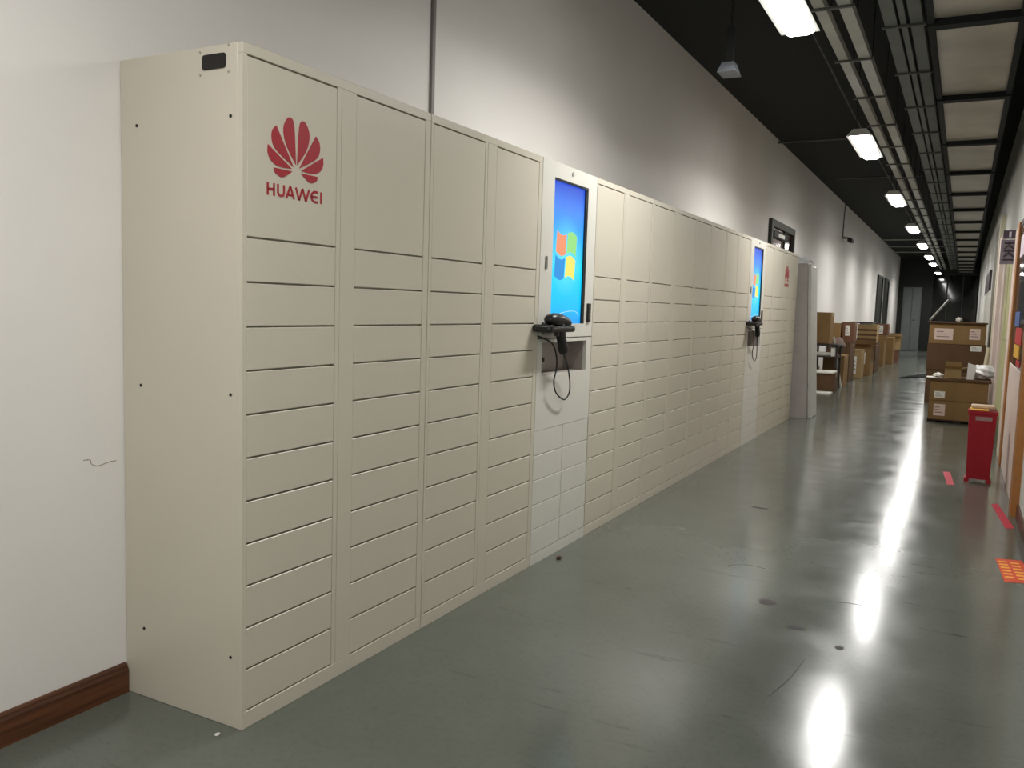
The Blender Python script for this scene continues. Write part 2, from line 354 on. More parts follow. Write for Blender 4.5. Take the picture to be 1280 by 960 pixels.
# ------------------------------------------------------------ parcel lockers
RZ = [0.06+i*0.1409 for i in range(12)]; RZ[-1] = 1.61
RZ.append(2.165)
DOORMESH = {}
def door_bm(wd, hd):
    b = nb(); box(b, -0.018, -0.001, 0, wd, 0, hd, 0.0018); return b
def petal_parts(door, oy, oz):
    """red flower logo and lettering, given in coordinates of the first door plane; (oy,oz) shifts it"""
    pet = [[[0.245,1.866],[0.252,1.975],[0.262,2.010],[0.283,2.012],[0.302,1.985],[0.303,1.955],[0.286,1.915]],
           [[0.256,1.857],[0.337,1.977],[0.355,1.958],[0.357,1.928],[0.336,1.898]],
           [[0.264,1.850],[0.374,1.911],[0.375,1.884],[0.357,1.860],[0.322,1.848]],
           [[0.262,1.842],[0.349,1.842],[0.341,1.826],[0.316,1.816],[0.294,1.822]]]
    ax = 0.242
    b = nb()
    wx = door
    for p_ in pet:
        o1 = smooth_outline(p_, corner=(0, 1) if p_ is not pet[0] else (0,), sub=5)
        for mir in (False, True):
            q = [((2*ax-y if mir else y)+oy, z+oz) for y, z in o1]
            bb = nb(); prism_x(bb, q[::-1] if mir else q, -0.001, 0.0006)
            link('logo_petal', bb, logo_red, door)
    def thick(bm, pts, wdt):
        P = [Vector((p[0], p[1])) for p in pts]; Lf = []; Rt = []
        for i in range(len(P)):
            d0 = (P[i]-P[i-1]).normalized() if i else (P[1]-P[0]).normalized()
            d1_ = (P[i+1]-P[i]).normalized() if i < len(P)-1 else d0
            t = (d0+d1_).normalized(); nrm = Vector((-t.y, t.x)); s = wdt/2/max(0.45, nrm.dot(Vector((-d0.y, d0.x))))
            Lf.append(P[i]+nrm*s); Rt.append(P[i]-nrm*s)
        for i in range(len(P)-1):
            prism_x(bm, [tuple(Lf[i]), tuple(Lf[i+1]), tuple(Rt[i+1]), tuple(Rt[i])], -0.001, 0.0006)
    h = 0.040; z0 = 1.752+oz; W_ = 0.0078
    letters = [
        (0.106, 1.0, [[(0.004, 0), (0.004, 1)], [(0.032, 0), (0.032, 1)], [(0.004, 0.5), (0.032, 0.5)]]),
        (0.156, 1.0, [[(0.0, 1), (0.0, 0.35), (0.004, 0.15), (0.014, 0.08), (0.024, 0.15), (0.028, 0.35), (0.028, 1)]]),
        (0.195, 1.0, [[(0.0, 0), (0.0185, 1.0)], [(0.0185, 1.0), (0.037, 0)], [(0.010, 0.28), (0.029, 0.28)]]),
        (0.240, 1.2, [[(0.0, 1), (0.013, 0)], [(0.013, 0), (0.027, 1)], [(0.027, 1), (0.041, 0)], [(0.041, 0), (0.054, 1)]]),
        (0.316, 1.0, [[(0.034, 0.93), (0.014, 0.93), (0.004, 0.75), (0.0, 0.5), (0.004, 0.25), (0.014, 0.08), (0.034, 0.08)], [(0.0, 0.5), (0.031, 0.5)]]),
        (0.366, 1.0, [[(0.0, 0), (0.0, 1)]])]
    for (x, k_, strokes) in letters:
        t = nb()
        for pts in strokes: thick(t, [(x+oy+a*k_, z0+b_*h) for a, b_ in pts], W_)
        link('logo_letter', t, logo_red, door)

def bank(y0, y1, label, cols=((0.022, 0.447), (0.556, 1.003)), logo=None, side=False):
    wd = y1-y0; s = wd/1.0426
    t = thing('parcel_locker', label, 'locker', (-0.28, (y0+y1)/2, 0), 'cream parcel locker cabinets')
    g_ = 0.0015
    link('cabinet_body', box(nb(), WX+0.002, -0.022, y0+g_, y1-g_, 0.0, H, 0.002), cream, t)
    c = [(y0+a*s, y0+b_*s) for a, b_ in cols]
    f = nb(); X0, X1 = -0.022, 0.0
    box(f, X0, X1, y0+g_, y1-g_, RZ[-1]+0.002, H, 0.0015); box(f, X0, X1, y0+g_, y1-g_, 0, RZ[0]-0.002, 0.0015)
    za, zb = RZ[0]-0.002, RZ[-1]+0.002
    mid = c[0][1]+0.024
    box(f, X0, X1, y0+g_, c[0][0]-0.002, za, zb); box(f, X0, X1, c[0][1]+0.002, mid-0.0015, za, zb)
    box(f, X0, X1, mid+0.0015, c[1][0]-0.002, za, zb); box(f, X0, X1, c[1][1]+0.002, y1-g_, za, zb)
    link('front_frame', f, cream, t)
    logo_door = None
    for ci, (a, b_) in enumerate(c):
        for i in range(12):
            gp = 0.003
            key = (round(b_-a, 4), i == 11)
            if key not in DOORMESH:
                hd = RZ[i+1]-RZ[i]
                bb = door_bm(b_-a, hd-2*gp); me = bpy.data.meshes.new('locker_door'); bmesh.ops.recalc_face_normals(bb, faces=bb.faces[:]); bb.to_mesh(me); bb.free(); me.materials.append(cream); DOORMESH[key] = me
            me = DOORMESH[key]
            o = bpy.data.objects.new('locker_door', me); C.objects.link(o); o.parent = t
            wpos = Vector((0, a, RZ[i]+gp)); o.location = wpos-world_of(t); WORLD[o.name] = wpos
            if i == 11 and ci == 0 and logo is not None:
                petal_parts(o, logo, 0); o['label'] = 'tall locker door with red petal logo'
    if side:
        # end panel details on the face towards the camera
        link('cable_port', rounded_port(), dark_hole, t)
        for (x, z) in ((-0.182, 2.185), (-0.058, 2.195), (-0.058, 2.115), (-0.182, 2.115)):
            link('screw', cyl(nb(), (x, y0-0.001, z), (x, y0+0.002, z), 0.004, n=8), mat('screw_grey', (170, 160, 146), 0.4), t)
        for (x, z) in ((-0.48, 1.98), (-0.05, 1.98), (-0.472, 1.11), (-0.05, 1.11), (-0.468, 0.25), (-0.05, 0.24)):
            link('bolt_hole', cyl(nb(), (x, y0-0.0005, z), (x, y0+0.003, z), 0.0055, n=10), dark_hole, t)
    return t
def rounded_port():
    b = nb(); box(b, -0.172, -0.07, -0.0015, 0.012, 2.128, 2.174)
    ed = [e for e in b.edges if abs(e.verts[0].co.y-e.verts[1].co.y) > 0.005]
    bmesh.ops.bevel(b, geom=ed, offset=0.010, segments=3, affect='EDGES', profile=0.5); return b

bank(0.0, 1.0426, 'nearest cream parcel locker with big red petal logo and bare end panel', logo=0.0, side=True)
bank(1.0456, 2.101, 'cream parcel locker between the logo locker and the first screen cabinet')
bank(2.853, 3.917, 'cream parcel locker directly right of the first screen cabinet')
bank(3.921, 5.030, 'second cream parcel locker past the first screen cabinet')
bank(5.036, 6.050, 'cream parcel locker second before the far screen cabinet')
bank(6.053, 7.066, 'cream parcel locker directly before the far screen cabinet')
bank(7.825, 8.858, 'cream parcel locker directly past the far screen cabinet')
bank(8.862, 9.902, 'last and farthest cream parcel locker with small looking red petal logo', logo=8.902)

def kiosk(y0, y1, label):
    k = y0-2.104
    t = thing('screen_cabinet', label, 'cabinet', (-0.28, (y0+y1)/2, 0), 'white screen cabinets in the locker row')
    g_ = 0.0015
    ya, yb, za, zb = 2.255+k, 2.722+k, 1.325, 2.118          # screen opening
    na, nb_, nz0, nz1 = 2.165+k, 2.775+k, 1.045, 1.224       # niche opening
    # body in pieces around the niche and the screen recess
    b = nb()
    box(b, WX+0.002, -0.32, y0+g_, y1-g_, 0, H)
    box(b, -0.32, -0.022, y0+g_, y0+0.02, 0, H); box(b, -0.32, -0.022, y1-0.02, y1-g_, 0, H)
    box(b, -0.32, -0.022, y0+0.02, y1-0.02, H-0.03, H); box(b, -0.32, -0.022, y0+0.02, y1-0.02, 0, nz0-0.03)
    link('cabinet_body', b, white_st, t)
    f = nb(); X0, X1 = -0.022, 0.0; A, B = y0+g_, y1-g_
    zs = 1.249
    box(f, X0, X1, A, ya, zs, H); box(f, X0, X1, yb, B, zs, H); box(f, X0, X1, ya, yb, zb, H); box(f, X0, X1, ya, yb, zs, za)
    link('upper_front', f, white_st, t)
    f = nb()
    box(f, X0, X1, A, na, 0.747, zs-0.006); box(f, X0, X1, nb_, B, 0.747, zs-0.006); box(f, X0, X1, na, nb_, nz1, zs-0.006); box(f, X0, X1, na, nb_, 0.747, nz0)
    link('middle_front', f, white_st, t)
    n = nb()
    box(n, -0.158, -0.15, na, nb_, nz0-0.01, nz1+0.02); box(n, -0.15, -0.024, na-0.008, na, nz0-0.01, nz1+0.02); box(n, -0.15, -0.024, nb_, nb_+0.008, nz0-0.01, nz1+0.02)
    box(n, -0.15, -0.024, na, nb_, nz0-0.01, nz0-0.002); box(n, -0.15, -0.024, na, nb_, nz1+0.012, nz1+0.02)
    ni = link('niche', n, grey_in, t)
    link('grommet', cyl(nb(), (-0.149, 2.49+k, 1.11), (-0.146, 2.49+k, 1.11), 0.014, n=12), black, ni)
    s = nb()
    box(s, -0.04, -0.001, yb-0.03, yb+0.001, za, zb); box(s, -0.04, -0.001, ya, yb-0.03, zb-0.012, zb+0.0008); box(s, -0.04, -0.03, ya, yb, za-0.002, zb)
    link('bezel', s, black, t)
    sc = link('screen', box(nb(), -0.03, -0.012, ya, yb-0.03, za, zb-0.012), scr_m, t)
    # four waving panes of the start emblem
    cy0, cz0 = 2.455+k, 1.708
    def wav(u, v):
        return (cy0+u*0.135+0.012*v, cz0+v*0.125+0.020*math.sin(u*3.0)-0.012*u)
    for (ua, ub, va, vb, c_, nm) in ((-1, -0.06, 0.08, 1, (240, 150, 110), 'emblem_orange'), (0.06, 1, 0.08, 1, (150, 220, 130), 'emblem_green'),
                                     (-1, -0.06, -1, -0.08, (44, 146, 220), 'emblem_blue'), (0.06, 1, -1, -0.08, (248, 228, 110), 'emblem_yellow')):
        o = []; N = 6
        for i in range(N+1): o.append(wav(ua+(ub-ua)*i/N, va))
        for i in range(N+1): o.append(wav(ub-(ub-ua)*i/N, vb))
        link('emblem_pane', prism_x(nb(), o, -0.0121, -0.0112), emis(nm, c_, 1.1), sc)
    sw = [(2.27+k, 1.372), (2.36+k, 1.378), (2.47+k, 1.392), (2.56+k, 1.398), (2.63+k, 1.392), (2.665+k, 1.372)]
    link('light_swoosh', tube(nb(), [(-0.0112, y, z) for y, z in sw], 0.0016, 6, 5), emis('swoosh', (190, 236, 250), 0.9), sc)
    r = link('card_reader', box(nb(), -0.001, 0.012, 2.757+k, 2.80+k, 1.335, 1.446, 0.003), black, t)
    for i in range(4): link('indicator', box(nb(), 0.0115, 0.0125, 2.769+k, 2.787+k, 1.352+i*0.023, 1.362+i*0.023), mat('indicator_grey', (130, 100, 96), 0.4), r)
    link('lock', box(nb(), -0.001, 0.008, 2.165+k, 2.185+k, 1.62, 1.69, 0.003), mat('lock_grey', (140, 138, 128), 0.35, metal=0.4), t)
    link('camera_eye', cyl(nb(), (-0.001, 2.487+k, 2.165), (0.004, 2.487+k, 2.165), 0.012, n=14), mat('eye_grey', (150, 150, 146), 0.3), t)
    link('kick_rail', box(nb(), X0, X1, A, B, 0, 0.058), white_st, t)
    zr = [0.060+i*0.1374 for i in range(6)]
    for (a, b2) in ((A, 2.4785+k-0.0015), (2.4785+k+0.0015, B)):
        for i in range(5):
            link('locker_door', box(nb(), -0.02, -0.001, a+0.0015, b2-0.0015, zr[i]+0.002, zr[i+1]-0.002, 0.0015), white_st, t)
    # hand scanner hanging in its holder on the front
    s = thing('barcode_scanner', ('black hand scanner with looped cord on the nearer screen cabinet' if k < 1 else 'black hand scanner with looped cord on the farther screen cabinet'), 'scanner', (0.03, 2.2+k, 1.2), 'hand scanners on the screen cabinets')
    h = nb(); box(h, 0.0, 0.115, 2.035+k, 2.075+k, 1.285, 1.325, 0.008); box(h, 0.0, 0.02, 2.14+k, 2.40+k, 1.275, 1.335, 0.006)
    box(h, 0.02, 0.11, 2.02+k, 2.36+k, 1.284, 1.318, 0.012, 2)
    link('holder', h, black, s)
    hd = nb()
    rings = []
    for (yy, rz_, rx_, zc) in ((2.075, 0.016, 0.02, 1.350), (2.09, 0.030, 0.034, 1.350), (2.14, 0.036, 0.040, 1.352), (2.20, 0.036, 0.038, 1.350), (2.26, 0.032, 0.034, 1.343), (2.31, 0.028, 0.03, 1.335), (2.335, 0.016, 0.02, 1.332)):
        rings.append([hd.verts.new((0.075+rx_*math.cos(a*math.pi/6), yy+k, zc+rz_*math.sin(a*math.pi/6))) for a in range(12)])
    for Aq, Bq in zip(rings, rings[1:]):
        for i in range(12): hd.faces.new((Aq[i], Aq[(i+1)%12], Bq[(i+1)%12], Bq[i]))
    hd.faces.new(rings[0][::-1]); hd.faces.new(rings[-1])
    hh = link('scanner_head', hd, black, s, smooth=True)
    gr = nb(); rings = []
    for (yy, zz, ry_, rx_) in ((2.205, 1.335, 0.045, 0.028), (2.222, 1.29, 0.038, 0.026), (2.24, 1.25, 0.032, 0.024), (2.26, 1.21, 0.034, 0.024), (2.275, 1.185, 0.038, 0.026), (2.28, 1.172, 0.030, 0.020)):
        rings.append([gr.verts.new((0.078+rx_*math.cos(a*math.pi/6), yy+k+ry_*math.sin(a*math.pi/6), zz+0.012*math.sin(a*math.pi/6))) for a in range(12)])
    for Aq, Bq in zip(rings, rings[1:]):
        for i in range(12): gr.faces.new((Aq[i], Aq[(i+1)%12], Bq[(i+1)%12], Bq[i]))
    gr.faces.new(rings[0][::-1]); gr.faces.new(rings[-1])
    link('scanner_grip', gr, rubber, s, smooth=True)
    link('trigger', box(nb(), 0.065, 0.09, 2.17+k, 2.195+k, 1.262, 1.292, 0.005), mat('trigger_grey', (48, 44, 46), 0.4), s)
    cd = [(0.002, 2.10, 1.262), (0.02, 2.135, 1.250), (0.04, 2.19, 1.228), (0.044, 2.23, 1.195), (0.045, 2.26, 1.14), (0.045, 2.262, 1.08), (0.04, 2.245, 1.01), (0.035, 2.29, 0.945), (0.035, 2.40, 0.898), (0.038, 2.46, 0.93), (0.04, 2.462, 0.985), (0.045, 2.43, 1.05), (0.055, 2.37, 1.115), (0.072, 2.28, 1.178)]
    link('cord', tube(nb(), [(x, y+k, z) for x, y, z in cd], 0.0042, 8, 6), rubber, s, smooth=True)
    return t
kiosk(2.104, 2.850, 'white cabinet with glowing blue screen, the nearer of the two in the locker row')
kiosk(7.069, 7.822, 'white cabinet with glowing blue screen, the farther of the two in the locker row')
# cable duct rail on top of the row
# wrapped cabinet and leaning board just past the lockers
t = thing('wrapped_cabinet', 'tall grey cabinet in plastic film standing past the last locker', 'cabinet', (-0.2, 10.3, 0))
link('cabinet_body', hexa(nb(), (-0.52, 0.205, 10.09, 10.55), (-0.52, 0.092, 10.09, 10.55), 0, 2.10), mat('wrapped_grey', (160, 154, 150), 0.35, var=0.06, scale=5), t)
b = nb(); bmesh.ops.create_grid(b, x_segments=14, y_segments=10, size=0.5)
for v in b.verts:
    x, y = v.co.x, v.co.y
    v.co = Vector((-0.21+x*0.62, 10.315+y*0.45, 2.16+random.uniform(-0.05, 0.08)*(1-abs(2*x))**0.3-0.05*abs(2*y)))
bmesh.ops.solidify(b, geom=b.faces[:], thickness=0.004)
link('film_wrap', b, mat('clear_crumpled_film', (225, 228, 228), 0.08, var=0.05, spec=0.8), t)
t = thing('leaning_board', 'tall pale board leaning on the grey wrapped cabinet past the lockers', 'board', (0.25, 10.3, 0))
b = nb(); box(b, 0, 0.035, 10.10, 10.62, 0, 2.08, 0.012, 3)
for v in b.verts: v.co = Vector((v.co.x+0.215-0.115*v.co.z/2.08+0.002, v.co.y, v.co.z))
link('panel', b, film, t)
b = nb(); box(b, 0.0, 0.04, 10.085, 10.10, 0, 2.09, 0.004)
for v in b.verts: v.co = Vector((v.co.x+0.212-0.115*v.co.z/2.08, v.co.y, v.co.z))
link('edge_strip', b, mat('edge_light', (178, 178, 172), 0.4), t)

# ------------------------------------------------------------ ceiling lamps, trays, duct
def lamp_parts():
    x, z = 0.99, 3.12
    t = thing('pendant_lamp', 'x', 'lamp', (x, LAMP_Y[0], z), 'fluorescent lamps hung in a row')
    y0, y1 = LAMP_Y[0]-0.64, LAMP_Y[0]+0.64
    h = nb(); hexa(h, (x-0.115, x+0.115, y0, y1), (x-0.06, x+0.06, y0+0.01, y1-0.01), z+0.02, z+0.085)
    link('housing', h, mat('lamp_housing', (205, 205, 200), 0.5), t)
    e = mat('lamp_diffuser', (240, 240, 240), 0.5, emit=(255, 253, 249), estr=28.0)
    d = nb(); hexa(d, (x-0.055, x+0.055, y0+0.03, y1-0.03), (x-0.085, x+0.085, y0+0.01, y1-0.01), z-0.003, z+0.0195)
    link('diffuser', d, e, t)
    for yy in (y0+0.15, y1-0.15):
        link('suspension_rod', cyl(nb(), (x-0.05, yy, z+0.08), (x-0.05, yy, CZ), 0.006, n=6), dark_metal, t)
    ld = bpy.data.lights.new('tube_light', 'AREA'); ld.shape = 'RECTANGLE'; ld.size = 0.11; ld.size_y = 1.25; ld.energy = LAMP_W
    ld.color = (1.0, 0.985, 0.955); ld.spread = math.radians(168)
    lo = bpy.data.objects.new('tube_light', ld); C.objects.link(lo); lo.parent = t; lo.location = (0, 0, -0.006)
    return t
ordn = ['hung behind the viewpoint farthest back', 'hung just behind the viewpoint', 'nearest in view, partly cut off by the top edge', 'second in view beside the cable trays', 'third in view along the row',
        'fourth in view along the row', 'fifth in view along the row', 'sixth in view along the row', 'seventh in view along the row', 'farthest of the row, by the dark glazed screen']
lp = lamp_parts()
for i, y in enumerate(LAMP_Y):
    lab = 'bright white fluorescent ceiling lamp, ' + ordn[i]
    if i == 0: lp['label'] = lab
    else: dup(lp, (0.99, y, 3.12), lab)

TR = [(0.985, 1.055, tray_m, 'pale steel cable tray nearest the row of lamps'), (1.135, 1.215, tray_m, 'pale steel cable tray, second from the row of lamps'),
      (1.375, 1.455, tray_d, 'dull grey cable tray, leftmost of the close set three'), (1.475, 1.512, tray_d, 'narrow dull grey cable tray in the middle of the close set three'),
      (1.535, 1.615, tray_d, 'dull grey cable tray next to the big air duct')]
for (a, b_, m_, lab) in TR:
    b = nb(); z = 3.42
    box(b, a, b_, -4.0, 37.5, z, z+0.006); box(b, a, a+0.005, -4.0, 37.5, z+0.006, z+0.06); box(b, b_-0.005, b_, -4.0, 37.5, z+0.006, z+0.06)
    tag(link('cable_tray', b, m_), lab, 'tray', 'cable trays under the ceiling')
hang_m = mat('hanger_grey', (84, 86, 82), 0.5)
for (a, b_, rods, off, lab, gr_) in ((0.955, 1.235, (1.095, 1.228), 0.0, 'thin steel bar on rods carrying the two pale cable trays', 'hangers under the pale cable trays'),
                               (1.355, 1.635, (1.362, 1.628), 0.55, 'thin steel bar on rods carrying the three dull grey cable trays', 'hangers under the dull cable trays')):
    hg = thing('tray_hanger', lab, 'hanger', ((a+b_)/2, 0.0, 3.40), gr_)
    link('crossbar', box(nb(), a, b_, -0.011, 0.011, 3.404, 3.4195), hang_m, hg)
    for x in rods: link('hanger_rod', cyl(nb(), (x, 0, 3.4195), (x, 0, CZ-0.001), 0.004, n=6), dark_metal, hg)
    hy = [-2.3+off+1.27*k for k in range(31)]
    hg.location.y = hy[0]
    for y in hy[1:]: dup(hg, ((a+b_)/2, y, 3.40))
# loose pipes crossing the ceiling
for (x0, x1, y, z, lab) in ((-0.56, 0.6, 10.9, 3.88, 'thin conduit crossing the black ceiling, nearest'), (-0.2, 2.0, 14.6, 3.88, 'thin conduit crossing the black ceiling, second'),
                            (-0.56, 1.9, 28.2, 3.88, 'thin pale conduit crossing the far ceiling'), (-0.56, 1.9, 31.2, 3.88, 'thin pale conduit crossing the ceiling, second from the far end'), (-0.56, 1.6, 34.0, 3.88, 'thin pale conduit crossing the ceiling nearest the far end')):
    tag(link('conduit', cyl(nb(), (x0, y, z), (x1, y, z), 0.018, n=8), tray_m if y > 20 else hang_m), lab, 'pipe', 'conduits across the ceiling')
tag(link('cable_bundle', tube(nb(), [(0.84, -3, 3.55), (0.85, 2, 3.5), (0.845, 5, 3.53), (0.85, 8, 3.48), (0.84, 12, 3.52), (0.85, 20, 3.5), (0.85, 36, 3.5)], 0.009, 7, 5), dark_metal), 'dark cable bundle sagging beside the pale cable tray', 'cable')
# duct
dt = thing('air_duct', 'big galvanised rectangular air duct with dark flanged joints', 'duct', (1.94, 4.2, 3.3))
sec = None; fl_ = None
for k in range(-3, 17):
    y0 = 4.2+k*2.1
    if y0 > 37: break
    y1 = min(y0+2.1, 37.9)
    if y1-y0 < 2.0: break
    if sec is None:
        sec = link('duct_section', box(nb(), 1.705, 2.175, y0+0.05, y1-0.05, 3.3, 3.62), galv, dt)
        fl_ = link('flange', box(nb(), 1.665, 2.215, y0-0.05, y0+0.05, 3.255, 3.665), ceil_black, dt)
        b = nb(); box(b, 1.665, 1.7049, y0+0.05, y1-0.05, 3.27, 3.33); box(b, 2.1751, 2.215, y0+0.05, y1-0.05, 3.27, 3.33)
        ag = link('angle_rail', b, ceil_black, dt)
        by = y0
    else:
        for s_ in (sec, fl_, ag):
            c = s_.copy(); C.objects.link(c); c.location = s_.location+Vector((0, y0-by, 0))
for k in range(12):
    y = -2.1+k*3.15+0.9
    tag(link('duct_strap', box(nb(), 2.3, 2.33, y, y+0.03, 3.3, CZ-0.001), dark_metal), 'dark threaded strap hanging beside the air duct', 'strap', 'straps beside the air duct') if False else None

# small speaker box hanging from the black ceiling
t = thing('ceiling_speaker', 'small grey box hanging from the black ceiling over the lockers', 'speaker', (0.5, 3.85, 3.0))
b = nb(); hexa(b, (0.44, 0.56, 3.76, 3.94), (0.46, 0.54, 3.80, 3.90), 3.0, 3.07); link('speaker_box', b, mat('speaker_grey', (120, 124, 130), 0.5), t)
link('mount', box(nb(), 0.475, 0.525, 3.825, 3.875, 3.07, 3.30), dark_metal, t)
link('suspension_rod', cyl(nb(), (0.5, 3.85, 3.30), (0.5, 3.85, CZ-0.001), 0.01, n=6), dark_metal, t)
# wall camera
t = thing('security_camera', 'small dark security camera on the left wall with its cable running up', 'camera', (WX, 18.9, 3.15))
link('bracket', cyl(nb(), (WX, 18.7, 3.17), (WX+0.16, 18.75, 3.15), 0.022, n=8), mat('bracket_grey', (150, 130, 122), 0.5), t)
link('camera_body', box(nb(), WX+0.12, WX+0.22, 18.6, 19.0, 3.05, 3.15, 0.02), black, t)
link('cable', tube(nb(), [(WX+0.006, 18.7, 3.17), (WX+0.006, 18.72, 3.5), (WX+0.006, 18.8, 3.925)], 0.014, 6, 4), rubber, t)

# ------------------------------------------------------------ cartons
def carton(label, x0, x1, y0, y1, z0, z1, m=None, labels=(), group=None, flaps=False, name='cardboard_box', rot=0.0):
    m = m or card
    t = thing(name, label, 'box', ((x0+x1)/2, (y0+y1)/2, z0), group)
    hx, hy_, h = (x1-x0)/2, (y1-y0)/2, z1-z0
    wx, wy = (x0+x1)/2, (y0+y1)/2
    if not flaps:
        b = nb(); box(b, x0, x1, y0, y1, z0, z1-0.004, min(0.006, hx*0.1)); link('carton_body', b, m, t)
        b = nb(); box(b, x0+0.001, x1-0.001, y0, wy-0.004, z1-0.006, z1); link('flap', b, m, t)
        b = nb(); box(b, x0+0.001, x1-0.001, wy+0.004, y1, z1-0.006, z1); link('flap', b, m, t)
        link('tape', box(nb(), x0-0.0008, x1+0.0008, wy-0.03, wy+0.03, z1-0.07, z1+0.001), tape_m, t)
    else:
        b = nb(); th = 0.006
        box(b, x0, x1, y0, y1, z0, z0+th); box(b, x0, x0+th, y0, y1, z0+th, z1); box(b, x1-th, x1, y0, y1, z0+th, z1)
        box(b, x0+th, x1-th, y0, y0+th, z0+th, z1); box(b, x0+th, x1-th, y1-th, y1, z0+th, z1); link('carton_body', b, m, t)
        fl2 = min(0.16, hy_*0.9)
        for (p, q, r_, s_) in (((x0, y0, z1), (x1, y0, z1), (x1, y0-fl2*0.75, z1+fl2*0.3), (x0, y0-fl2*0.75, z1+fl2*0.3)),
                               ((x0, y1, z1), (x1, y1, z1), (x1, y1+fl2*0.3, z1+fl2*0.8), (x0, y1+fl2*0.3, z1+fl2*0.8)),
                               ((x1, y0, z1), (x1, y1, z1), (x1+fl2*0.8, y1, z1+fl2*0.15), (x1+fl2*0.8, y0, z1+fl2*0.15))):
            b = nb(); vv = [b.verts.new(a) for a in (p, q, r_, s_)]; f = b.faces.new(vv); bmesh.ops.solidify(b, geom=[f], thickness=0.005)
            link('flap', b, m, t)
    for (a, b2, c_, d_, mm) in labels:      # front (y0) stickers in x,z
        s = link('label_sticker', box(nb(), a, b2, y0-0.0015, y0+0.001, c_, d_), mm, t)
        for i in range(3):
            zz = c_+(d_-c_)*(0.25+0.22*i)
            link('print_line', box(nb(), a+(b2-a)*0.12, b2-(b2-a)*(0.2+0.15*i), y0-0.002, y0-0.0014, zz, zz+(d_-c_)*0.06), print_d, s)
    return t
# right-hand stack beside the red bin
G1 = 'cartons stacked on the right side'
pal = thing('wood_pallet', 'low dark wooden pallet under the near right carton stack', 'pallet', (2.0, 11.3, 0))
for xx in (1.68, 1.98, 2.27): link('runner', box(nb(), xx, xx+0.08, 11.02, 11.62, 0, 0.022), mat('pallet_dark', (60, 44, 34), 0.8), pal)
link('deck_board', box(nb(), 1.64, 2.38, 11.0, 11.64, 0.022, 0.036), MATS['pallet_dark'], pal)
carton('lower wide brown carton of the near right stack, with a pale label', 1.655, 2.37, 11.0, 11.6, 0.036, 0.295, card, ((1.72, 1.86, 0.09, 0.25, label_p),), G1)
carton('upper wide brown carton of the near right stack, white label at left', 1.655, 2.36, 11.0, 11.6, 0.296, 0.565, card, ((1.715, 1.845, 0.335, 0.425, paper),), G1)
tag(link('cardboard_sheet', box(nb(), 1.645, 2.39, 10.98, 11.62, 0.566, 0.604, 0.006), card_d), 'dark cardboard sheet covering the near right carton stack', 'sheet')
carton('small open brown carton on top of the near right stack', 1.82, 2.02, 11.08, 11.3, 0.605, 0.745, card_l, (), G1, flaps=True)
bk = nb()
A = [(2.09, 0.605), (2.17, 0.605), (2.19, 0.80), (2.095, 0.83)]
for v in [0]:
    vs_ = [bk.verts.new((x, 11.06, z)) for x, z in A]; vs2 = [bk.verts.new((x+0.01, 11.09, z-0.004 if i > 1 else z)) for i, (x, z) in enumerate(A)]
    bk.faces.new(vs_); bk.faces.new(vs2[::-1])
    for i in range(4): bk.faces.new((vs_[i], vs_[(i+1)%4], vs2[(i+1)%4], vs2[i]))
pk = link('paper_packet', bk, mat('packet_white', (228, 230, 228), 0.6)); tag(pk, 'white upright paper packet on the near right carton stack', 'packet')
def crumple(x, y, z, rx_, ry_, rz_, amp, seed):
    b = nb(); bmesh.ops.create_icosphere(b, subdivisions=4, radius=1)
    rnd = random.Random(seed); ph = [rnd.uniform(0, 6) for _ in range(9)]
    for v in b.verts:
        c = v.co; n = 1+amp*(math.sin(5*c.x+ph[0])*math.sin(4*c.y+ph[1])+0.6*math.sin(9*c.z+ph[2]+3*c.x)+0.4*math.sin(14*c.x+ph[3]+7*c.y)+0.3*abs(math.sin(11*c.y+8*c.z+ph[4])))
        v.co = Vector((x+c.x*n*rx_, y+c.y*n*ry_, z+max(c.z*n, -0.97)*rz_))
    return b
tag(link('plastic_bag', crumple(2.29, 11.28, 0.705, 0.125, 0.2, 0.095, 0.15, 21), mat('bag_white', (232, 232, 230), 0.45), smooth=True), 'crumpled white plastic bag against the wall on the near right stack', 'bag')
tag(link('paper_sheet', crumple(1.74, 11.2, 0.635, 0.06, 0.13, 0.03, 0.16, 7), paper, smooth=True), 'crumpled white paper at the left end of the near right stack', 'paper')
b = nb(); box(b, 1.60, 1.80, 11.02, 11.3, 0.6045, 0.608); tag(link('paper_sheet', b, paper), 'flat white paper sheet lying at the left of the near right stack', 'paper')
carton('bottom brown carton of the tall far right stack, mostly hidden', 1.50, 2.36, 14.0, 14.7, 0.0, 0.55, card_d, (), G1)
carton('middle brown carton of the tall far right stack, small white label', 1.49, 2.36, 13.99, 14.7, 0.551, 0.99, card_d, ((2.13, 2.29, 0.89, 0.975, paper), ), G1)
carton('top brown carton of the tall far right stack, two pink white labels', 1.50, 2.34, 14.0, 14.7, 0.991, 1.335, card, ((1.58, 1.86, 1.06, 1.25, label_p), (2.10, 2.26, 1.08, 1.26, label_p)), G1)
tag(link('cardboard_sheet', box(nb(), 1.47, 2.36, 13.96, 14.72, 1.336, 1.362, 0.005), card_d), 'flat brown cardboard sheet on top of the tall far right stack', 'sheet')
tag(link('paper_scrap', crumple(1.93, 14.2, 1.40, 0.045, 0.05, 0.04, 0.2, 9), paper, smooth=True), 'small crumpled white scrap on the tall far right stack', 'paper')
tag(link('wooden_stick', cyl(nb(), (1.50, 14.05, 1.385), (1.74, 14.6, 1.73), 0.018, n=8), stick_m), 'grey stick poking up diagonally from the tall far right stack', 'stick')
